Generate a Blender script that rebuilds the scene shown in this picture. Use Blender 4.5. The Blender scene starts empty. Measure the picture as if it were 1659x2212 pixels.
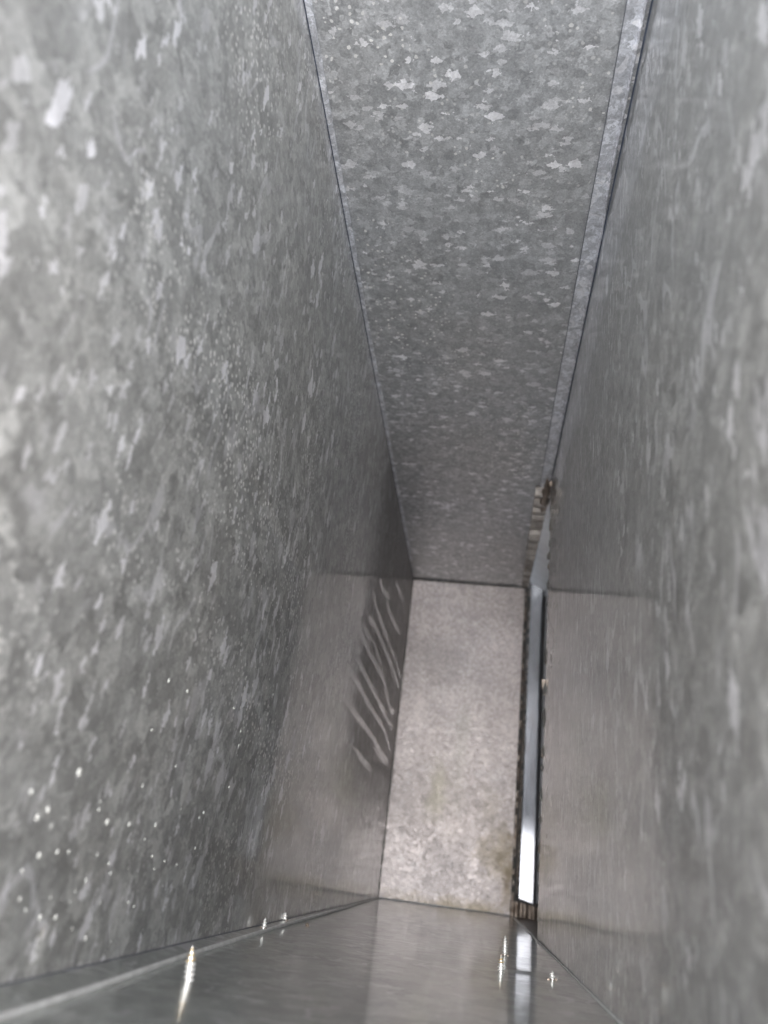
import bpy, bmesh, math, random
from mathutils import Vector, Matrix, noise
random.seed(7)
S = bpy.context.scene
C = S.collection

# ------------------------------------------------------------------ camera
cam_d = bpy.data.cameras.new("camera")
cam = bpy.data.objects.new("camera", cam_d); C.objects.link(cam)
# camera axes in duct axes: X across, Y along the duct, Z up (rows: right, up, back)
AX = ((0.9878932, 0.06609462, -0.14035147),     # duct X in (right, down, forward)
      (0.09959182, 0.42346988, 0.9004192),      # duct Y
      (0.11894749, -0.90349586, 0.41176053))    # duct Z
right = Vector((AX[0][0], AX[1][0], AX[2][0]))
up = -Vector((AX[0][1], AX[1][1], AX[2][1]))
fwd = Vector((AX[0][2], AX[1][2], AX[2][2]))
M = Matrix((( right.x, up.x, -fwd.x), (right.y, up.y, -fwd.y), (right.z, up.z, -fwd.z))).to_4x4()
cam.matrix_world = M
cam_d.sensor_fit = 'HORIZONTAL'; cam_d.sensor_width = 36.0
cam_d.lens = 36.0 * 1650 / 1659
cam_d.clip_start = 0.004; cam_d.clip_end = 50
cam_d.dof.use_dof = True
cam_d.dof.focus_distance = 0.40
cam_d.dof.aperture_fstop = 13.0
S.camera = cam
S.render.resolution_x = 768; S.render.resolution_y = 1024

# ------------------------------------------------------------------ light
W = bpy.data.worlds.new("World"); S.world = W; W.use_nodes = True
bg = W.node_tree.nodes['Background']
bg.inputs['Color'].default_value = (0.78, 0.85, 0.95, 1)
bg.inputs['Strength'].default_value = 0.40

def area(name, loc, rot, sx, sy, energy, col):
    l = bpy.data.lights.new(name, 'AREA'); l.shape = 'RECTANGLE'; l.size = sx; l.size_y = sy
    l.energy = energy; l.color = col
    o = bpy.data.objects.new(name, l); o.location = loc; o.rotation_euler = rot
    C.objects.link(o); return o
# daylight falling into the open mouth of the duct, behind the camera
area("mouth_daylight", (-0.02, -0.15, 0.02), (math.radians(112), 0, 0), 0.34, 0.22, 3.0, (0.92, 0.96, 1.0))
# the flash beside the lens
fl = bpy.data.lights.new("camera_flash", 'POINT'); fl.energy = 0.80; fl.color = (1.0, 0.865, 0.845)
fl.shadow_soft_size = 0.005
fo = bpy.data.objects.new("camera_flash", fl); fo.location = (0.010, -0.012, 0.014); C.objects.link(fo)

S.view_settings.view_transform = 'Standard'; S.view_settings.look = 'None'
S.view_settings.exposure = 0.90; S.view_settings.gamma = 1.0
S.cycles.max_bounces = 10; S.cycles.glossy_bounces = 8; S.cycles.diffuse_bounces = 5
S.cycles.sample_clamp_indirect = 4.0
S.cycles.blur_glossy = 0.3
S.cycles.use_denoising = True

# ------------------------------------------------------------------ materials
class NT:
    def __init__(s, name):
        s.m = bpy.data.materials.new(name); s.m.use_nodes = True
        s.t = s.m.node_tree; s.n = s.t.nodes; s.n.clear()
        s.out = s.n.new('ShaderNodeOutputMaterial')
        s.b = s.n.new('ShaderNodeBsdfPrincipled')
        s.t.links.new(s.b.outputs[0], s.out.inputs[0])
    def node(s, typ, ins=None, **kw):
        d = s.n.new(typ)
        for k, v in kw.items(): setattr(d, k, v)
        for k, v in (ins or {}).items(): s.set(d.inputs[k], v)
        return d
    def set(s, sock, v):
        if isinstance(v, bpy.types.NodeSocket): s.t.links.new(v, sock)
        else: sock.default_value = v
    def math(s, op, a, b=0.0, c=0.0, clamp=False):
        d = s.n.new('ShaderNodeMath'); d.operation = op; d.use_clamp = clamp
        s.set(d.inputs[0], a); s.set(d.inputs[1], b); s.set(d.inputs[2], c); return d.outputs[0]
    def vmath(s, op, a, b=(0, 0, 0)):
        d = s.n.new('ShaderNodeVectorMath'); d.operation = op
        s.set(d.inputs[0], a)
        if op == 'SCALE': s.set(d.inputs[3], b)
        else: s.set(d.inputs[1], b)
        return d.outputs[0]
    def noise(s, vec, scale, detail=3.0, rough=0.55, col=False):
        d = s.node('ShaderNodeTexNoise', {'Vector': vec, 'Scale': scale, 'Detail': detail, 'Roughness': rough})
        return d.outputs['Color' if col else 'Fac']
    def ramp(s, fac, stops):
        d = s.n.new('ShaderNodeValToRGB'); s.set(d.inputs[0], fac)
        e = d.color_ramp.elements
        while len(e) < len(stops): e.new(0.5)
        for q, (p, c) in zip(e, stops):
            q.position = p; q.color = (c, c, c, 1) if isinstance(c, (int, float)) else (*c, 1)
        return d.outputs[0]
    def mix(s, f, a, b, mode='MIX'):
        d = s.n.new('ShaderNodeMix'); d.data_type = 'RGBA'; d.blend_type = mode
        s.set(d.inputs[0], f)
        for sk, v in ((d.inputs[6], a), (d.inputs[7], b)):
            if isinstance(v, (tuple, list)) and len(v) == 3: v = (*v, 1)
            if isinstance(v, (int, float)): v = (v, v, v, 1)
            s.set(sk, v)
        return d.outputs[2]

def galvanised(name, tint=(0.47, 0.49, 0.49), cell=105.0, flake=0.8, contrast=1.0, rough=(0.30, 0.46),
               tilt=0.10, coat=0.35, coat_rough=0.10, metal=0.8, stretch=(1, 1, 1), specks=0.0,
               stain=None, streak=0.0, wob=0.0, runs=False, fine=0.5, fshape=(1, 1, 1), speck_r=0.40, speck_scale=260.0, soot=False, fsize=125.0, warp=1.0, curl=0.5, bump=1.0, dens=0.90, cloud=0.30):
    k = NT(name)
    tc = k.node('ShaderNodeTexCoord').outputs['Object']
    P = k.vmath('MULTIPLY', tc, stretch)
    # ragged crystal borders: push the coordinates about before looking up the cells
    w1 = k.vmath('SCALE', k.vmath('SUBTRACT', k.noise(P, 60, 2, 0.6, True), (0.5, 0.5, 0.5)), 0.008 * warp)
    w2 = k.vmath('SCALE', k.vmath('SUBTRACT', k.noise(P, 300, 2, 0.6, True), (0.5, 0.5, 0.5)), 0.0065 * warp)
    Q = k.vmath('ADD', k.vmath('ADD', P, w1), w2)
    v1 = k.node('ShaderNodeTexVoronoi', {'Vector': Q, 'Scale': cell}); c1 = v1.outputs['Color']
    v2 = k.node('ShaderNodeTexVoronoi', {'Vector': Q, 'Scale': cell * 2.3}); c2 = v2.outputs['Color']
    v3 = k.node('ShaderNodeTexVoronoi', {'Vector': Q, 'Scale': cell * 5.5}); c3 = v3.outputs['Color']
    s1 = k.node('ShaderNodeSeparateColor', {0: c1}).outputs
    s2 = k.node('ShaderNodeSeparateColor', {0: c2}).outputs
    s3 = k.node('ShaderNodeSeparateColor', {0: c3}).outputs
    # tone of the crystals
    a = k.math('MULTIPLY', s1[0], 0.40)
    a = k.math('MULTIPLY_ADD', s2[0], 0.38, a)
    a = k.math('MULTIPLY_ADD', s3[0], 0.22, a)
    big = k.noise(P, 9, 4, 0.6)
    a = k.math('ADD', a, k.math('MULTIPLY', k.math('SUBTRACT', big, 0.5), cloud))
    tone = k.ramp(a, [(0.12, 1 - 0.30 * contrast), (0.5, 1.0), (0.85, 1 + 0.50 * contrast)])
    base = k.mix(1.0, tint, tone, 'MULTIPLY')
    # pale flakes
    Pf = k.vmath('MULTIPLY', k.vmath('ADD', P, k.vmath('SCALE', w2, 0.85)), fshape)
    vf = k.node('ShaderNodeTexVoronoi', distance='MANHATTAN', ins={'Vector': Pf, 'Scale': fsize})
    sf = k.node('ShaderNodeSeparateColor', {0: vf.outputs['Color']}).outputs
    rim = k.math('LESS_THAN', vf.outputs['Distance'], k.math('MULTIPLY_ADD', sf[2], 0.5, 0.45))
    pick = k.math('MULTIPLY', k.math('MULTIPLY', k.math('GREATER_THAN', sf[1], 0.90), rim), k.math('MULTIPLY_ADD', sf[0], 0.5, 0.5))
    vg = k.node('ShaderNodeTexVoronoi', distance='MANHATTAN', ins={'Vector': k.vmath('ADD', Pf, (0.31, 0.17, 0.23)), 'Scale': fsize * 1.9})
    sg = k.node('ShaderNodeSeparateColor', {0: vg.outputs['Color']}).outputs
    pick2 = k.math('MULTIPLY', k.math('MULTIPLY', k.math('GREATER_THAN', sg[1], dens),
                   k.math('LESS_THAN', vg.outputs['Distance'], k.math('MULTIPLY_ADD', sg[2], 0.5, 0.45))), k.math('MULTIPLY_ADD', sg[0], 0.7, 0.2))
    pk = k.math('MAXIMUM', pick, pick2)
    pk = k.math('MULTIPLY', pk, k.ramp(k.noise(P, 14, 2), [(0.30, 0.4), (0.5, 1.0)]))
    pk = k.math('MULTIPLY', pk, flake, clamp=True)
    base = k.mix(pk, base, (0.93, 0.93, 0.97))
    # curled pale crystal borders
    cn = k.noise(k.vmath('MULTIPLY', P, fshape), 48, 1.5, 0.5)
    cl = k.math('LESS_THAN', k.math('ABSOLUTE', k.math('SUBTRACT', cn, 0.5)), 0.022)
    cl = k.math('MULTIPLY', cl, k.ramp(k.noise(P, 33, 2), [(0.50, 0.0), (0.58, curl)]))
    base = k.mix(cl, base, (0.80, 0.80, 0.84))
    # grain of the zinc
    g = k.noise(P, 900, 4, 0.7)
    base = k.mix(1.0, base, k.ramp(g, [(0.3, 1 - 0.22 * fine), (0.7, 1 + 0.22 * fine)]), 'MULTIPLY')
    # faint warm / cool drift
    base = k.mix(k.ramp(k.noise(P, 5, 3), [(0.35, 0.0), (0.7, 0.6)]), base,
                 k.mix(1.0, base, (1.04, 1.0, 0.95), 'MULTIPLY'))
    extra_rough = 0.0
    if specks:
        sv = k.node('ShaderNodeTexVoronoi', {'Vector': k.vmath('ADD', P, k.vmath('SCALE', w2, 0.3)), 'Scale': speck_scale})
        sr = k.node('ShaderNodeSeparateColor', {0: sv.outputs['Color']}).outputs[0]
        dot = k.math('LESS_THAN', sv.outputs['Distance'], k.math('MULTIPLY', sr, speck_r))
        dot = k.math('MULTIPLY', dot, k.math('GREATER_THAN', sr, 0.70))
        area_ = k.ramp(k.noise(P, 7, 3), [(0.46, 0.0), (0.60, 1.0)])
        base = k.mix(k.math('MULTIPLY', k.math('MULTIPLY', dot, area_), specks), base, (0.90, 0.89, 0.87))
    if streak:
        PS = k.vmath('MULTIPLY', tc, (60, 60, 4))
        sn = k.noise(PS, 1.0, 4, 0.6)
        base = k.mix(streak, base, k.mix(1.0, base, k.ramp(sn, [(0.3, 0.72), (0.7, 1.25)]), 'MULTIPLY'))
    if stain:
        for (cx, cz, rx, rz, amt, col) in stain:
            d = k.vmath('MULTIPLY', k.vmath('SUBTRACT', tc, (cx, 0, cz)), (1 / rx, 0, 1 / rz))
            ln = k.node('ShaderNodeVectorMath', {0: d}, operation='LENGTH').outputs['Value']
            ln = k.math('ADD', ln, k.math('MULTIPLY', k.math('SUBTRACT', k.noise(tc, 38, 5, 0.7), 0.5), 2.6))
            base = k.mix(k.math('MULTIPLY', k.ramp(ln, [(0.1, 1.0), (1.0, 0.0)]), amt), base, col)
    r = k.math('MULTIPLY_ADD', s1[2], rough[1] - rough[0], rough[0])
    if runs:
        # pale dried run marks down the far part of the side sheet
        rw = k.vmath('ADD', k.vmath('MULTIPLY', tc, (0, 1, 1)),
                     k.vmath('SCALE', k.vmath('SUBTRACT', k.noise(tc, 26, 3, 0.6, True), (0.5, 0.5, 0.5)), 0.030))
        sp = k.node('ShaderNodeSeparateXYZ', {0: rw}).outputs
        co = k.math('ADD', k.math('MULTIPLY', sp[1], 88.0), k.math('MULTIPLY', sp[2], 26.0))
        cv = k.node('ShaderNodeCombineXYZ', {0: co, 1: k.math('MULTIPLY', sp[2], 2.5)}).outputs[0]
        f = k.noise(cv, 1.0, 1.5, 0.5)
        line = k.ramp(f, [(0.50, 0.0), (0.54, 1.0), (0.62, 0.85), (0.67, 0.0)])
        py = k.node('ShaderNodeSeparateXYZ', {0: tc}).outputs
        msk = k.math('MULTIPLY', k.ramp(py[1], [(0.66, 0.0), (0.76, 1.0), ]),
                     k.ramp(py[2], [(0.13, 0.0), (0.19, 1.0), (0.32, 1.0), (0.36, 0.0)]))
        run = k.math('MULTIPLY', line, msk)
        base = k.mix(k.math('MULTIPLY', run, 0.55), base, (0.70, 0.66, 0.65))
        r = k.math('MULTIPLY_ADD', run, 0.25, r)
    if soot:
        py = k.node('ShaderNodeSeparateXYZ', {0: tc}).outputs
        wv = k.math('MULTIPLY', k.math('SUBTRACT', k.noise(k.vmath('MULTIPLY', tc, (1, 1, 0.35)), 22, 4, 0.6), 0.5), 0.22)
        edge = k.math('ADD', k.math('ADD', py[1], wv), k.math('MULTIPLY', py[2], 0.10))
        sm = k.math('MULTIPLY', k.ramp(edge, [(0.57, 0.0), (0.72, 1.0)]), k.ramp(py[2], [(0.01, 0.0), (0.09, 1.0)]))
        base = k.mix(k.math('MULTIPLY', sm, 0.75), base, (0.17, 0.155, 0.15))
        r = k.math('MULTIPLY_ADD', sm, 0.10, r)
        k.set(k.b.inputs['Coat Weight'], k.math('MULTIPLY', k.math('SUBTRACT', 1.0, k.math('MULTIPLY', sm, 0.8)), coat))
    else:
        k.b.inputs['Coat Weight'].default_value = coat
    k.set(k.b.inputs['Base Color'], base)
    k.b.inputs['Metallic'].default_value = metal
    k.set(k.b.inputs['Roughness'], r)
    k.b.inputs['Coat Roughness'].default_value = coat_rough
    k.b.inputs['Coat IOR'].default_value = 1.5
    # each crystal lies at its own slight tilt
    n = k.node('ShaderNodeNewGeometry').outputs['Normal']
    t = k.vmath('ADD', k.vmath('SUBTRACT', c1, (0.5, 0.5, 0.5)), k.vmath('SUBTRACT', c2, (0.5, 0.5, 0.5)))
    n2 = k.vmath('NORMALIZE', k.vmath('ADD', n, k.vmath('SCALE', t, tilt)))
    h = k.math('ADD', k.math('MULTIPLY', k.noise(P, 1100, 3, 0.6), 0.00012),
               k.math('MULTIPLY', k.noise(P, 26, 3, 0.5), 0.0006 * (0.4 + wob)))
    bp = k.node('ShaderNodeBump', {'Height': h, 'Normal': n2, 'Strength': 0.55 * bump, 'Distance': 1.0})
    k.set(k.b.inputs['Normal'], bp.outputs[0])
    bc = k.node('ShaderNodeBump', {'Height': k.math('MULTIPLY', k.noise(P, 30, 3, 0.5), 0.0004 * (0.3 + wob)),
                                   'Strength': 0.5, 'Distance': 1.0})
    k.set(k.b.inputs['Coat Normal'], bc.outputs[0])
    return k.m

def plain(name, col, rough=0.4, metal=1.0, var=0.25, scale=60, stretch=(1, 1, 1), bump=0.0003, rust=0.0):
    k = NT(name)
    tc = k.vmath('MULTIPLY', k.node('ShaderNodeTexCoord').outputs['Object'], stretch)
    f = k.noise(tc, scale, 5, 0.65)
    base = k.mix(1.0, col, k.ramp(f, [(0.3, 1 - var), (0.7, 1 + var)]), 'MULTIPLY')
    if rust:
        base = k.mix(k.math('MULTIPLY', k.ramp(k.noise(tc, scale * 0.7, 5, 0.7), [(0.5, 0.0), (0.66, 1.0)]), rust),
                     base, (0.10, 0.055, 0.03))
    k.set(k.b.inputs['Base Color'], base)
    k.b.inputs['Metallic'].default_value = metal
    k.set(k.b.inputs['Roughness'], k.math('MULTIPLY_ADD', f, 0.2, rough - 0.1))
    bp = k.node('ShaderNodeBump', {'Height': k.math('MULTIPLY', k.noise(tc, scale * 3, 4, 0.6), bump), 'Strength': 0.6, 'Distance': 1.0})
    k.set(k.b.inputs['Normal'], bp.outputs[0])
    return k.m

M_run = galvanised('washed_clean_zinc', (0.44, 0.443, 0.44), cell=120, flake=0.2, contrast=0.5, rough=(0.40, 0.55), metal=0.72, coat=0.9, coat_rough=0.09, wob=0.35, curl=0.0)
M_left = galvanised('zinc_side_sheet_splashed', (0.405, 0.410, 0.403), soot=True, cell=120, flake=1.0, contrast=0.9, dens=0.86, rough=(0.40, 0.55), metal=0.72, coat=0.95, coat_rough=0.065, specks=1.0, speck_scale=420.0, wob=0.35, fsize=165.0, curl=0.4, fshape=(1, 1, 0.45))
M_right = galvanised('zinc_side_sheet_dull', (0.375, 0.38, 0.375), cell=130, flake=0.7, contrast=0.65, rough=(0.40, 0.55), metal=0.75, coat=0.9, coat_rough=0.07, specks=0.5, speck_scale=500.0, wob=0.2, fsize=165.0, fshape=(1, 1, 0.45))
M_top = galvanised('zinc_top_sheet', (0.425, 0.435, 0.45), cell=190, flake=1.0, contrast=0.75, fine=0.9, rough=(0.38, 0.55), metal=0.65, coat=0.3, coat_rough=0.12, specks=1.0, curl=0.0, speck_r=0.34, speck_scale=330.0, fshape=(0.55, 1, 1), fsize=165.0, dens=0.85)
M_floor = galvanised('zinc_bottom_sheet', (0.40, 0.425, 0.41), cell=90, flake=0.35, contrast=0.6, rough=(0.28, 0.38), coat=0.7, coat_rough=0.07, tilt=0.05, wob=1.0)
M_end = galvanised('zinc_end_sheet', (0.365, 0.322, 0.308), cell=300, flake=0.05, cloud=1.7, contrast=0.8, bump=0.25, metal=0.5, rough=(0.45, 0.6), coat=0.0, coat_rough=0.3, fine=1.2, tilt=0.03, warp=0.25, curl=0.0,
                   stain=[(0.035, 0.02, 0.030, 0.035, 0.75, (0.20, 0.16, 0.10)),
                          (-0.045, 0.085, 0.018, 0.045, 0.55, (0.30, 0.27, 0.20)),
                          (-0.02, -0.04, 0.10, 0.014, 0.75, (0.20, 0.16, 0.10)),
                          (0.02, 0.07, 0.02, 0.03, 0.35, (0.26, 0.22, 0.16)),
                          (-0.02, 0.13, 0.012, 0.09, 0.30, (0.28, 0.27, 0.22)),
                          (0.045, -0.01, 0.010, 0.06, 0.7, (0.15, 0.11, 0.06))])
M_flange = galvanised('zinc_flange', (0.55, 0.565, 0.61), cell=180, flake=0.8, contrast=1.1, metal=0.6, coat=0.3, coat_rough=0.1, fine=0.9)
M_edge = plain('cut_zinc_edge', (0.58, 0.59, 0.58), 0.45, 0.5, 0.2, 150)
M_strip = plain('polished_steel', (0.22, 0.22, 0.23), 0.24, 1.0, 0.16, 60, (2, 2, 0.6), 0.00012, rust=0.16)
M_branch = plain('smooth_zinc', (0.80, 0.79, 0.80), 0.40, 0.25, 0.12, 30)
M_dark = plain('dark_iron', (0.060, 0.056, 0.050), 0.7, 0.2, 0.4, 120, rust=0.6)  # near-black tone for the outlet back, corner lines and torn edges
M_seam = plain('blue_black_seam_shade', (0.05, 0.06, 0.085), 0.5, 0.3, 0.3, 120)  # dark colour standing in for shade in the top seams
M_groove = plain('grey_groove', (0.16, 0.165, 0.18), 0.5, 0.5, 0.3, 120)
M_rust = plain('browned_steel', (0.27, 0.22, 0.18), 0.5, 0.7, 0.45, 140, rust=0.8)
M_crimp = plain('crimped_tinned_edge', (0.38, 0.34, 0.31), 0.45, 0.5, 0.4, 90, rust=0.6)
M_screw = plain('bright_zinc_screw', (0.92, 0.91, 0.88), 0.32, 0.4, 0.10, 400)
M_brass = plain('yellowed_screw_tip', (0.75, 0.56, 0.27), 0.30, 0.6, 0.15, 400)
M_core = plain('grey_screw_core', (0.70, 0.68, 0.64), 0.35, 0.7, 0.12, 400)  # shank darker than the thread, so valleys between turns stand out
M_speck = plain('white_splash', (0.62, 0.62, 0.58), 0.5, 0.0, 0.06, 300)
M_burr = plain('torn_zinc', (0.40, 0.40, 0.39), 0.3, 1.0, 0.3, 300)

# ------------------------------------------------------------------ helpers
def link(name, me, mat, parent=None, smooth=False):
    o = bpy.data.objects.new(name, me); C.objects.link(o)
    if mat and not me.materials: me.materials.append(mat)
    if parent: o.parent = parent
    if smooth:
        for p in me.polygons: p.use_smooth = True
    return o
def thing(name, label, cat, group=None, loc=(0, 0, 0)):
    o = bpy.data.objects.new(name, None); C.objects.link(o); o.location = loc
    o.empty_display_size = 0.02
    o['label'] = label; o['category'] = cat
    if group: o['group'] = group
    return o
def sheet(name, f, nu, nv, thick, mat, parent=None, smooth=True):
    """closed thin sheet: f(a, b) -> point on the visible face, thick: vector to its back"""
    th = Vector(thick); vs = []; fs = []
    for s in (0, 1):
        for i in range(nu + 1):
            for j in range(nv + 1):
                vs.append(Vector(f(i / nu, j / nv)) + th * s)
    n = (nu + 1) * (nv + 1); ix = lambda i, j, s=0: s * n + i * (nv + 1) + j
    for i in range(nu):
        for j in range(nv):
            fs.append((ix(i, j), ix(i + 1, j), ix(i + 1, j + 1), ix(i, j + 1)))
            fs.append((ix(i, j, 1), ix(i, j + 1, 1), ix(i + 1, j + 1, 1), ix(i + 1, j, 1)))
    for i in range(nu):
        for j in (0, nv): fs.append((ix(i, j), ix(i + 1, j), ix(i + 1, j, 1), ix(i, j, 1)))
    for j in range(nv):
        for i in (0, nu): fs.append((ix(i, j), ix(i, j + 1), ix(i, j + 1, 1), ix(i, j, 1)))
    me = bpy.data.meshes.new(name); me.from_pydata(vs, [], fs)
    bm = bmesh.new(); bm.from_mesh(me); bmesh.ops.recalc_face_normals(bm, faces=bm.faces)
    for e in bm.edges:
        if len(e.link_faces) == 2 and e.calc_face_angle(0) > 0.7: e.smooth = False
    bm.to_mesh(me); bm.free()
    return link(name, me, mat, parent, smooth)
def tube(name, pts, rad, mat, parent=None, seg=8):
    bm = bmesh.new(); rings = []
    for i, p in enumerate(pts):
        p = Vector(p); a = Vector(pts[max(i - 1, 0)]); b = Vector(pts[min(i + 1, len(pts) - 1)])
        t = (b - a).normalized(); u = t.cross(Vector((0, 0, 1)));
        if u.length < 0.1: u = t.cross(Vector((1, 0, 0)))
        u.normalize(); v = t.cross(u)
        r = rad(i / (len(pts) - 1)) if callable(rad) else rad
        rings.append([bm.verts.new(p + (u * math.cos(q) + v * math.sin(q)) * r) for q in [2 * math.pi * k / seg for k in range(seg)]])
    for A, B in zip(rings, rings[1:]):
        for k in range(seg): bm.faces.new((A[k], A[(k + 1) % seg], B[(k + 1) % seg], B[k]))
    bm.faces.new(rings[0]); bm.faces.new(rings[-1][::-1])
    bmesh.ops.recalc_face_normals(bm, faces=bm.faces)
    me = bpy.data.meshes.new(name); bm.to_mesh(me); bm.free()
    return link(name, me, mat, parent, True)
def lerp(tab, x):
    if x <= tab[0][0]: return tab[0][1]
    for (a, p), (b, q) in zip(tab, tab[1:]):
        if x <= b: return p + (q - p) * (x - a) / (b - a)
    return tab[-1][1]
def smooth01(t): t = max(0, min(1, t)); return t * t * (3 - 2 * t)
def n3(x, y, z): return noise.noise(Vector((x, y, z)))

ZF, ZC = -0.041, 0.359          # bottom sheet, top sheet
XL, XR = -0.103, 0.055          # side sheets
Y0, Y1 = -0.045, 1.0            # mouth, end sheet
YS = 0.672                      # where the right sheet stops at the side opening

# ------------------------------------------------------------------ the sheets of the duct
WB = [(0.0, -0.1115), (0.19, -0.1095), (0.27, -0.1085), (0.42, -0.1070), (0.51, -0.1062), (0.75, -0.104), (1.0, -0.103)]
WBZ = [(0.0, -0.0378), (0.2, -0.0383), (0.5, -0.0390), (0.92, -0.0405), (1.0, -0.0408)]
def left_f(a, b):
    y = Y0 + (Y1 - Y0) * a
    zb = lerp(WBZ, y); z = zb + (ZC - zb) * b
    x = XL + (lerp(WB, y) - XL) * (1 - smooth01(b / 0.45))
    x += 0.0009 * n3(y * 5, z * 7, 3.1) * smooth01(b * 8) * smooth01((1 - b) * 8) * smooth01((1 - a) * 6)
    return (x, y, z)
side_l = thing('duct_wall', 'left galvanised side sheet of the duct, dotted with white splashes and pale run marks', 'metal panel', 'long side sheets of the duct')
sheet('sheet', left_f, 90, 44, (-0.0012, 0, 0), M_left, side_l)

side_r = thing('duct_wall', 'right galvanised side sheet of the duct, dull grey-green and ending at a ragged upright edge', 'metal panel', 'long side sheets of the duct')
def right_f(a, b):
    z = ZF + (ZC - ZF) * b
    ys = YS + 0.012 * (b > 0.80) * (b - 0.80) * 5
    y = Y0 + (ys - Y0) * a
    if a == 1: y += 0.0022 * n3(3, z * 210, 1) + 0.0015 * n3(9, z * 700, 1)
    x = XR + 0.0008 * n3(y * 5, z * 7, 9.3) * smooth01(b * 8) * smooth01((1 - b) * 8)
    return (x, y, z)
sheet('sheet', right_f, 60, 150, (0.0012, 0, 0), M_right, side_r)

top = thing('top_panel', 'top sheet of the duct with bright zinc flakes and a flange along its right edge', 'metal panel')
def top_f(a, b):
    y = Y0 + (Y1 - Y0) * a; x = XL - 0.0 + (XR - XL) * b
    return (x, y, ZC + 0.0007 * n3(x * 14, y * 7, 1.7) * smooth01(b * 6) * smooth01((1 - b) * 6))
sheet('sheet', top_f, 80, 20, (0, 0, 0.0012), M_top, top)
def flange_f(a, b):
    y = Y0 + (0.70 - Y0) * a
    x0 = 0.0443 + 0.0012 * smooth01((y - 0.45) / 0.3) + 0.0004 * n3(y * 12, 0, 2)
    x1 = XR - 0.0007 - 0.0016 * smooth01((0.36 - y) / 0.05) + 0.0003 * n3(y * 30, 3, 1)
    return (x0 + (x1 - x0) * b, y, ZC - 0.0022 + 0.0005 * b)
sheet('flange', flange_f, 60, 4, (0, 0, 0.0014), M_flange, top)
tube('flange_hem', [(XR - 0.0013 - 0.0016 * smooth01((0.36 - y) / 0.05) + 0.0003 * n3(y * 30, 3, 1), y, ZC - 0.0024) for y in [Y0 + (0.70 - Y0) * i / 50 for i in range(51)]], 0.0008, M_flange, top)
tube('seam_shadow_line', [(0.0441 + 0.0012 * smooth01((y - 0.45) / 0.3) + 0.0004 * n3(y * 12, 0, 2), y, ZC - 0.0018) for y in [Y0 + (0.70 - Y0) * i / 50 for i in range(51)]], 0.00035, M_groove, top)  # thin dark tubes here imitate shade along the seams
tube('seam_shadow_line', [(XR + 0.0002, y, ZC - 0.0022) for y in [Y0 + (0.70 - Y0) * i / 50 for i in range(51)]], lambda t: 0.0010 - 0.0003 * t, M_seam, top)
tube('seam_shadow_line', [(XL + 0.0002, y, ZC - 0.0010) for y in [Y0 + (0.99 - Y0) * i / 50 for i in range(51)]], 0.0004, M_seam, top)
# narrow turned lip along the left edge
sheet('seam_lip', lambda a, b: (XL + 0.0005 + (0.0030 + 0.0012 * n3(a * 9, 3, 1)) * b, Y0 + (0.93 - Y0) * a, ZC - 0.0012), 60, 2, (0, 0, 0.0008), M_flange, top)
# crimped run of the right edge above the side opening
def crimp_f(a, b):
    y = 0.694 + (0.982 - 0.694) * a
    xa = 0.0412 + 0.0040 * a; xb = 0.0562 - 0.0020 * a
    w = math.sin(a * 2 * math.pi * 15 + 0.5 * math.sin(a * 31)) * (0.0036 + 0.0008 * n3(a * 17, 1, 1))
    return (xa + (xb - xa) * b, y, ZC - 0.0048 + w + 0.001 * n3(a * 40, b * 2, 5))
sheet('crimped_edge', crimp_f, 190, 4, (0, 0, 0.0012), M_crimp, top)
# small rusted lump where crimp and side sheet meet
bm = bmesh.new(); bmesh.ops.create_icosphere(bm, subdivisions=3, radius=1)
for v in bm.verts:
    k_ = 1 + 0.55 * n3(v.co.x * 2.2, v.co.y * 2.2, v.co.z * 2.2)
    v.co = Vector((v.co.x * 0.0042 * k_ + 0.0525, v.co.y * 0.034 * k_ + 0.712, v.co.z * 0.0042 * k_ + ZC - 0.0045))
me = bpy.data.meshes.new('rust_lump'); bm.to_mesh(me); bm.free(); link('rust_lump', me, M_rust, top, True)

bot = thing('bottom_panel', 'smooth dark bottom sheet of the duct, mirroring the pale end sheet standing on it', 'metal panel')
def bot_f(a, b):
    y = Y0 + (Y1 - Y0) * a; x = -0.112 + (0.0565 + 0.112) * b
    z = ZF + 0.0004 * n3(x * 16, y * 5, 4.2)
    # scuffed crease by the pair of screws
    g = math.exp(-((y - 0.435 - 0.25 * (x - 0.03)) / 0.006) ** 2) * math.exp(-((x - 0.033) / 0.014) ** 2)
    return (x, y, z + 0.0007 * g)
sheet('sheet', bot_f, 240, 60, (0, 0, -0.0012), M_floor, bot)
FOLD = [(0.0, -0.0950), (0.19, -0.0967), (0.23, -0.0971), (0.31, -0.1001), (0.48, -0.1028), (0.98, -0.1026)]
def fold(y): return lerp(FOLD, y) + 0.0012 * smooth01((y - .3) / .3)
def ledge_f(a, b):
    y = Y0 + (Y1 - 0.004 - Y0) * a
    x0 = lerp(WB, y) - 0.0006; x1 = min(fold(y), -0.0985)if y > .3 else fold(y)
    z0 = lerp(WBZ, y) + 0.0002; z1 = ZF + 0.0014
    return (x0 + (x1 - x0) * b, y, z0 + (z1 - z0) * b)
sheet('ledge', ledge_f, 90, 4, (0, 0, -0.0011), M_floor, bot)
tube('ledge_hem', [((min(fold(y), -0.0985) if y > .3 else fold(y)), y, ZF + 0.0008) for y in [Y0 + (0.99 - Y0) * i / 60 for i in range(61)]], 0.0010, M_edge, bot)
tube('seam_shadow_line', [(lerp(WB, y) + 0.0002, y, lerp(WBZ, y) + 0.0001) for y in [Y0 + (0.99 - Y0) * i / 60 for i in range(61)]], 0.0004, M_groove, bot)
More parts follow.
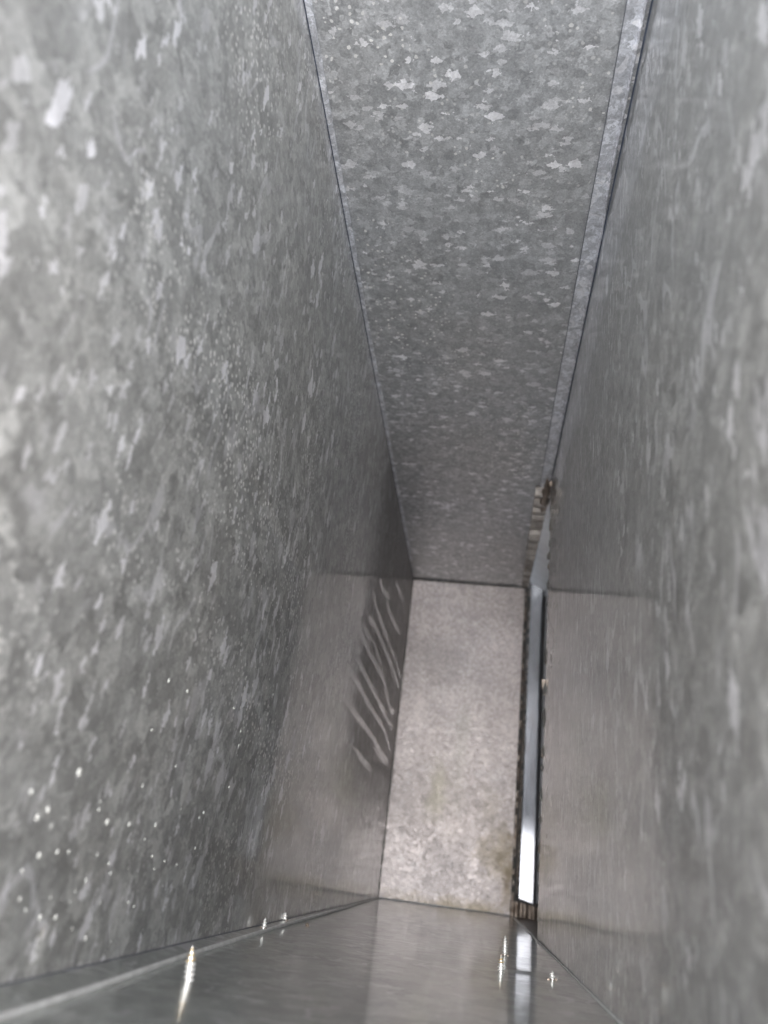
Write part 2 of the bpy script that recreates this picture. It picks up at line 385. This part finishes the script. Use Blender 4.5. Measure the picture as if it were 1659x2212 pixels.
tube('seam_bead', [(XR - 0.0004 - 0.0015 * smooth01((y - .3) / .7), y, ZF + 0.0003) for y in [Y0 + (0.985 - Y0) * i / 50 for i in range(51)]], 0.0006, M_edge, bot)

end = thing('end_panel', 'pale mottled end sheet closing the duct, brown stains near its lower right corner', 'metal panel')
def end_f(a, b):
    z = ZF + (ZC - ZF) * b
    xr = 0.0505 + (0.0004 * n3(z * 260, 1, 1) if a == 1 else 0)
    x = XL + (xr - XL) * a
    return (x, Y1 + 0.0010 * n3(x * 10, z * 9, 7), z)
sheet('sheet', end_f, 16, 120, (0, 0.0012, 0), M_end, end)
# thin mastic lines in its corners
def seamline(name, p, q, r, mat, parent, n=60, jit=0.0005):
    p = Vector(p); q = Vector(q)
    tube(name, [p.lerp(q, i / n) + Vector((jit * n3(i * .7, 1, 2), 0, jit * n3(i * .7, 5, 2))) for i in range(n + 1)],
         lambda t: r * (0.8 + 0.6 * abs(n3(t * 25, 2, 8))), mat, parent, 6)
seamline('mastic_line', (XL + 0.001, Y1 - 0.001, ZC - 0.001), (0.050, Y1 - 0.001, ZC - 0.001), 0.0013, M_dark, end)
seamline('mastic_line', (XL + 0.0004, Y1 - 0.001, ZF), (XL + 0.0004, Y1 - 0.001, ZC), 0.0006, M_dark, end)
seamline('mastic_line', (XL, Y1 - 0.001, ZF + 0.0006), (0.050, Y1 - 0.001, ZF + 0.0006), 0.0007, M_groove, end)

# ------------------------------------------------------------------ side opening between right sheet and end sheet
branch = thing('side_outlet', 'dark narrow upright outlet between right sheet and end sheet, behind the polished strip', 'duct outlet')
XO = 0.17
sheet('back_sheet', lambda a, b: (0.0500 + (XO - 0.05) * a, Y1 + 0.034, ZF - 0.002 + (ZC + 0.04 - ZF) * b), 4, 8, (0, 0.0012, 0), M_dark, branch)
sheet('light_block_cap', lambda a, b: (XO, YS - 0.006 + (Y1 + 0.034 - YS + 0.006) * a, ZF - 0.002 + (ZC + 0.04 - ZF) * b), 4, 8, (0.0012, 0, 0), M_branch, branch)  # added unseen cap, keeps world light from coming in through the outlet
sheet('cheek', lambda a, b: (XR + 0.003 + (XO - XR) * a, YS - 0.006, ZF - 0.002 + (ZC + 0.04 - ZF) * b), 4, 8, (0, -0.0012, 0), M_branch, branch)
sheet('outlet_floor', lambda a, b: (0.0568 + (XO - 0.0568) * a, YS - 0.006 + (Y1 + 0.034 - YS + 0.006) * b, ZF - 0.0002), 4, 12, (0, 0, -0.0012), M_rust, branch)
def roof_f(a, b):
    y = 0.665 + (1.034 - 0.665) * b
    x = 0.0555 + (XO - 0.0555) * a
    z = ZC + 0.0012 + 0.010 * (y - 0.665) / 0.34 - 0.012 * smooth01(a * 4) * smooth01((y - 0.8) / 0.1)
    return (x, y, z)
sheet('outlet_roof', roof_f, 10, 30, (0, 0, 0.0012), M_branch, branch)

strip = thing('metal_strip', 'tall polished steel strip standing upright beside the end sheet, glaring white at its foot', 'metal strip')
_acc = [0.0]
def _tilt(z):      # lean of the strip face: foot upright, belly turned up a little, head turned down
    return 0.095 * smooth01((z - 0.035) / 0.05) * (1 - smooth01((z - 0.26) / 0.05)) - 0.20 * smooth01((z - 0.30) / 0.06)
for i_ in range(400): _acc.append(_acc[-1] + _tilt(-0.03 + 0.40 * i_ / 400) * 0.001)
def STRIP_Y(z): return _acc[min(399, max(0, int((z + 0.03) / 0.001)))]
def strip_f(a, b):
    z = -0.0205 - 0.005 * a + (0.3685 + 0.0205) * b
    x = 0.0572 + (0.0775 - 0.0572) * a + 0.0012 * (1 - b) * a
    e = abs(a - 0.5) * 2
    y = 0.9985 + 0.0016 * smooth01((e - 0.82) / 0.18)
    y -= 0.062 * (a - 0.5) * 0.0203
    y += STRIP_Y(z)
    return (x, y, z)
sheet('face', strip_f, 16, 60, (0, 0.0015, 0), M_strip, strip)
tube('rusty_hem', [(0.0570 - 0.0003 * n3(i, 1, 1), 0.9990, -0.018 + 0.384 * i / 60) for i in range(61)], 0.0007, M_rust, strip, 6)
sheet('foot_piece', lambda a, b: (0.0500 + 0.034 * a, 0.9990 + 0.0012 * math.sin(a * 22), ZF + 0.0165 * b - 0.004 * a * b), 24, 2, (0, 0.0012, 0), M_rust, strip)
def lip_f(a, b):
    z = -0.024 + 0.385 * b
    return (0.0792 + 0.0035 * a + 0.0004 * n3(z * 90, a, 1), 0.9985 + 0.004 * a, z)
sheet('side_lip', lip_f, 3, 80, (0, 0.0012, 0), M_branch, strip)

# ragged dark mastic along the free edge of the right sheet and of the end sheet
def ragged(name, xf, y, z0, z1, n, mat, parent, wide, seed):
    rnd = random.Random(seed); bm = bmesh.new(); z = z0
    while z < z1:
        L = rnd.uniform(0.003, 0.013) * rnd.choice((1, 1, 2.2)); w = wide * rnd.uniform(0.45, 1.3); x = xf(z)
        pts = [(x, z), (x - w * rnd.uniform(.5, 1), z + L * .15), (x - w, z + L * .5), (x - w * rnd.uniform(.3, .9), z + L * .85), (x, z + L)]
        A = [bm.verts.new((px, y - 0.0008, pz)) for px, pz in pts]; B = [bm.verts.new((px, y + 0.0012, pz)) for px, pz in pts]
        bm.faces.new(A); bm.faces.new(B[::-1])
        for i in range(5): bm.faces.new((A[i], B[i], B[(i + 1) % 5], A[(i + 1) % 5]))
        z += L + rnd.uniform(0.0, 0.014)
    bmesh.ops.recalc_face_normals(bm, faces=bm.faces)
    me = bpy.data.meshes.new(name); bm.to_mesh(me); bm.free()
    o = link(name, me, mat, parent); o['kind'] = 'stuff'; return o
ragged('torn_mastic', lambda z: XR + 0.0008, YS + 0.0035, ZF + 0.01, ZC - 0.01, 0, M_dark, side_r, 0.0021, 3)
ragged('torn_mastic', lambda z: 0.0530, Y1 - 0.0015, ZF + 0.004, ZC - 0.004, 0, M_rust, end, 0.0018, 8)
ragged('torn_mastic', lambda z: 0.0582, Y1 - 0.0035, ZF + 0.03, ZC - 0.002, 0, M_dark, end, 0.0020, 21)
# one larger dark tab sticking out of the edge
bm = bmesh.new()
zt = 0.150
A = [bm.verts.new(v) for v in ((XR + .001, YS + .003, zt + .009), (XR - .0030, YS + .003, zt + .0085), (XR - .0022, YS + .003, zt + .001), (XR - .0002, YS + .003, zt - .005), (XR + .001, YS + .003, zt - .004))]
r = bmesh.ops.extrude_face_region(bm, geom=[bm.faces.new(A)])
bmesh.ops.translate(bm, verts=[v for v in r['geom'] if isinstance(v, bmesh.types.BMVert)], vec=(0, .0015, 0))
bmesh.ops.recalc_face_normals(bm, faces=bm.faces)
me = bpy.data.meshes.new('torn_tab'); bm.to_mesh(me); bm.free(); link('torn_tab', me, M_rust, side_r)

# ------------------------------------------------------------------ white splashes on the left sheet
CX, CY, F = 829.5, 1106.0, 1650.0
def ray(px, py):
    return (right * (px - CX) - up * (py - CY) + fwd * F)
def speck_mesh(seed):
    rnd = random.Random(seed); bm = bmesh.new(); bmesh.ops.create_icosphere(bm, subdivisions=2, radius=1)
    for v in bm.verts:
        k_ = 1 + 0.30 * n3(v.co.x * 1.3 + seed, v.co.y * 1.3, v.co.z * 1.3)
        v.co = Vector((v.co.x * 0.30, v.co.y * k_, v.co.z * k_ * rnd.uniform(1.0, 1.02)))
    me = bpy.data.meshes.new('white_splash'); bm.to_mesh(me); bm.free(); me.materials.append(M_speck)
    for p in me.polygons: p.use_smooth = True
    return me
SM = [speck_mesh(i) for i in range(6)]
raw = [(232,110,25),(300,60,24),(668,135,23),(805,150,20),(968,155,14),(615,60,14),(625,10,10),(245,345,22),(358,322,19),(430,320,13),(605,340,11),(680,395,14),(687,455,12),(900,245,9),(930,255,5),(948,350,12),(1025,380,9),(1100,400,9),(960,430,9),(1215,300,10),(1240,108,9),(1125,58,7),(1205,20,6),(800,635,12),(835,662,9),(125,615,16),(250,730,22),(348,730,20),(160,685,14),(535,860,15),(690,880,7),(535,500,13),(470,570,9),(435,630,9),(625,640,9),(315,605,11),(140,440,14),(1290,470,5),(1500,300,5),(1405,115,6),(1600,500,4),(320,160,12),(1330,80,4),(1435,240,4),(795,425,6),(450,800,9)]
extra = [(405,1493,4),(365,1470,4),(520,1580,3),(516,1610,3),(527,1572,2.4),(495,1700,3),(308,1697,3),(172,1667,7),(68,1710,6),(328,1577,3),(505,1530,3),(440,1755,3),(575,1555,2),(590,1500,2),(380,1655,3)]
allsp = [(x / 2.88, 1728.1 + y / 2.88, s / 2.88 * 0.8) for x, y, s in raw] + extra
for i, (px, py, sr) in enumerate(allsp):
    d = ray(px, py); k_ = -0.1045 / d.x
    P = d * k_
    for _ in range(4):      # settle on the sheet
        b = (P.z - lerp(WBZ, P.y)) / (ZC - lerp(WBZ, P.y)); a = (P.y - Y0) / (Y1 - Y0)
        P = d * (left_f(a, max(0, b))[0] / d.x)
    o = bpy.data.objects.new('white_splash', SM[i % 6]); C.objects.link(o); o.parent = side_l
    o.location = P; s_ = sr * P.dot(fwd) / F * 0.9
    o.scale = (s_, s_ * random.uniform(1.1, 1.6), s_ * random.uniform(1.0, 1.5)); o.rotation_euler = (random.uniform(0, 3), 0, 0)

# pale dried runs down the far end of the left sheet
z3 = lambda x, y: ((900 + x / 1.8437) / 1.736, (1700 + y / 1.8437) / 1.736)
z5 = lambda x, y: ((900 + x / 2.0737) / 1.736, (2800 + y / 2.0737) / 1.736)
RUNS = [[z3(*q) for q in l] for l in (
    [(880,1140),(930,1190),(960,1260),(1000,1350),(1040,1450),(1070,1540),(1095,1620)],
    [(915,940),(930,1010),(950,1090),(1000,1230),(1050,1370),(1090,1480),(1112,1560)],
    [(830,1230),(860,1300),(900,1390),(950,1480),(990,1560),(1010,1660),(1040,1770),(1065,1790)],
    [(790,1410),(840,1480),(880,1560),(920,1640),(970,1740),(1020,1850),(1050,1910)],
    [(760,1510),(790,1570),(830,1620),(870,1700),(920,1790),(980,1880),(1010,1960),(1035,2050)],
    [(700,1700),(760,1760),(800,1810),(870,1900),(930,1990),(960,2050),(1025,2130)],
    [(760,1180),(790,1260),(805,1340),(835,1370)], [(965,870),(990,950),(1035,1000)], [(1075,890),(1105,970),(1140,1060)],
    [(1010,1010),(1030,1090),(1070,1180),(1100,1240)], [(862,1210),(885,1265),(908,1290)], [(930,1290),(940,1370),(975,1450)])]
RUNS += [[z5(*q) for q in l] for l in ([(590,200),(700,260),(760,330),(800,420),(840,440)], [(880,0),(940,90),(1020,185)], [(1040,10),(1100,90),(1145,130)])]
def on_left(px, py):
    d = ray(px, py); P = d * (-0.1045 / d.x)
    for _ in range(5):
        b = (P.z - lerp(WBZ, P.y)) / (ZC - lerp(WBZ, P.y)); a = (P.y - Y0) / (Y1 - Y0)
        P = d * (left_f(a, max(0, min(1, b)))[0] / d.x)
    return P
for j, l in enumerate(RUNS):
    cp = [on_left(*q) for q in l]; fine_ = []
    for i in range(len(cp) - 1):
        p0, p1, p2, p3 = cp[max(i - 1, 0)], cp[i], cp[i + 1], cp[min(i + 2, len(cp) - 1)]
        for q in range(5):
            t = q / 5
            fine_.append(0.5 * ((2 * p1) + (p2 - p0) * t + (2 * p0 - 5 * p1 + 4 * p2 - p3) * t * t + (3 * p1 - p0 - 3 * p2 + p3) * t ** 3))
    fine_.append(cp[-1]); n_ = len(fine_); vs = []; fs = []
    for i, p in enumerate(fine_):
        t = (fine_[min(i + 1, n_ - 1)] - fine_[max(i - 1, 0)]).normalized(); side = t.cross(Vector((1, 0, 0))).normalized()
        w = (0.0031 + 0.0020 * n3(i * .35, j, 3)) * min(1, (i + 1) / 3, (n_ - i + 1) / 3)
        for k_, hx in ((-1, 0), (-.45, .00035), (.45, .00035), (1, 0)): vs.append(p + side * w * k_ + Vector((0.00015, 0, 0)))
    for i in range(n_ - 1):
        for k_ in range(3): fs.append((i * 4 + k_, i * 4 + k_ + 1, i * 4 + k_ + 5, i * 4 + k_ + 4))
    me = bpy.data.meshes.new('dried_run'); me.from_pydata(vs, [], fs); link('dried_run', me, M_run, side_l, True)

# ------------------------------------------------------------------ screws coming up through the sheet
def make_screw(label, loc, h, lean=(0, 0), tipmat=None, burr=True):
    t = thing('screw', label, 'screw', 'screw points sticking up through the bottom sheet', loc)
    t.rotation_euler = (lean[0], lean[1], random.uniform(0, 6))
    rc = 0.00122 if h < 0.006 else 0.00142; tip = 0.45
    prof = lambda z: rc * (1 if z < h * (1 - tip) else max(0.03, (h - z) / (h * tip)) ** 0.85)
    bm = bmesh.new(); rings = []; seg = 14; N = 24
    for i in range(N + 1):
        z = h * i / N; rr = prof(z) * 0.78
        rings.append([bm.verts.new((rr * math.cos(2 * math.pi * k / seg), rr * math.sin(2 * math.pi * k / seg), z - (0.001 if i == 0 else 0))) for k in range(seg)])
    for A, B in zip(rings, rings[1:]):
        for k in range(seg): bm.faces.new((A[k], A[(k + 1) % seg], B[(k + 1) % seg], B[k]))
    bm.faces.new(rings[-1]); bm.faces.new(rings[0][::-1])
    me = bpy.data.meshes.new('shank'); bm.to_mesh(me); bm.free(); link('shank', me, M_core, t, True)
    # helical thread: a sharp ridge wound round the shank
    bm = bmesh.new(); pitch = 0.0014; turns = h * 0.93 / pitch; M_ = int(turns * 18); prev = None
    for i in range(M_ + 1):
        q = i / M_; z = h * 0.93 * q; an = 2 * math.pi * turns * q; rr = prof(z)
        c, s_ = math.cos(an), math.sin(an)
        cur = [bm.verts.new((r_ * c, r_ * s_, z + dz)) for r_, dz in ((rr * .74, -0.00038), (rr * 1.22, 0), (rr * .74, 0.00038))]
        if prev:
            for k in range(3): bm.faces.new((prev[k], prev[(k + 1) % 3], cur[(k + 1) % 3], cur[k]))
        prev = cur
    bmesh.ops.recalc_face_normals(bm, faces=bm.faces)
    me = bpy.data.meshes.new('thread'); bm.to_mesh(me); bm.free(); th = link('thread', me, M_screw, t, False)
    if tipmat:
        me.materials.append(tipmat)
        for p in me.polygons:
            if p.center.z > h * 0.55: p.material_index = 1
    if burr:
        bm = bmesh.new(); rnd = random.Random(int(loc[1] * 1e4)); ks = 7
        for k in range(ks):
            a0 = 2 * math.pi * k / ks; a1 = a0 + 0.75
            r0, r1 = 0.0012, rnd.uniform(0.0017, 0.0026); hz = rnd.uniform(0.0003, 0.0012)
            vs = [bm.verts.new((r0 * math.cos(a0), r0 * math.sin(a0), 0.0006)), bm.verts.new((r0 * math.cos(a1), r0 * math.sin(a1), 0.0006)),
                  bm.verts.new((r1 * math.cos((a0 + a1) / 2), r1 * math.sin((a0 + a1) / 2), hz)), bm.verts.new((r1 * .9 * math.cos((a0 + a1) / 2), r1 * .9 * math.sin((a0 + a1) / 2), -0.0004))]
            for f_ in ((0, 1, 2), (0, 2, 3), (1, 3, 2), (0, 3, 1)): bm.faces.new([vs[j] for j in f_])
        me = bpy.data.meshes.new('torn_burr'); bm.to_mesh(me); bm.free(); link('torn_burr', me, M_rust, t)
    return t
make_screw('largest screw point, nearest on the left by the ledge hem, leaning with a yellowed tip', (-0.0832, 0.2675, ZF), 0.0098, (0.0, 0.10), M_brass, False)
make_screw('small bright screw point on the left ledge, nearer of the two there', (-0.1028, 0.441, -0.0396), 0.0054, (0, 0.02))
make_screw('tiniest screw point at the far end of the left ledge, against the side sheet', (-0.1055, 0.503, -0.0391), 0.0044, (0, 0.0))
make_screw('tall slender screw point behind its yellowish twin, dark burr at its foot', (0.0236, 0.5063, ZF), 0.0102, (0, -0.03))
make_screw('yellow tinged screw point in front of its taller twin, right of the sheet centre', (0.0181, 0.4193, ZF), 0.0071, (0, -0.03), M_brass, False)
make_screw('short silver screw point standing alone beside the right seam', (0.0417, 0.4188, ZF), 0.0036, (0, -0.02))
# rust crumb on the ledge seam
bm = bmesh.new(); bmesh.ops.create_icosphere(bm, subdivisions=2, radius=0.0012)
for v in bm.verts: v.co *= 1 + 0.4 * n3(v.co.x * 900, v.co.y * 900, v.co.z * 900)
me = bpy.data.meshes.new('rust_crumb'); bm.to_mesh(me); bm.free()
o = link('rust_crumb', me, M_rust, None, True); o.location = (-0.0925, 0.508, ZF + 0.0008)
o['label'] = 'tiny brown rust crumb lying beside the ledge hem on the bottom sheet'; o['category'] = 'crumb'
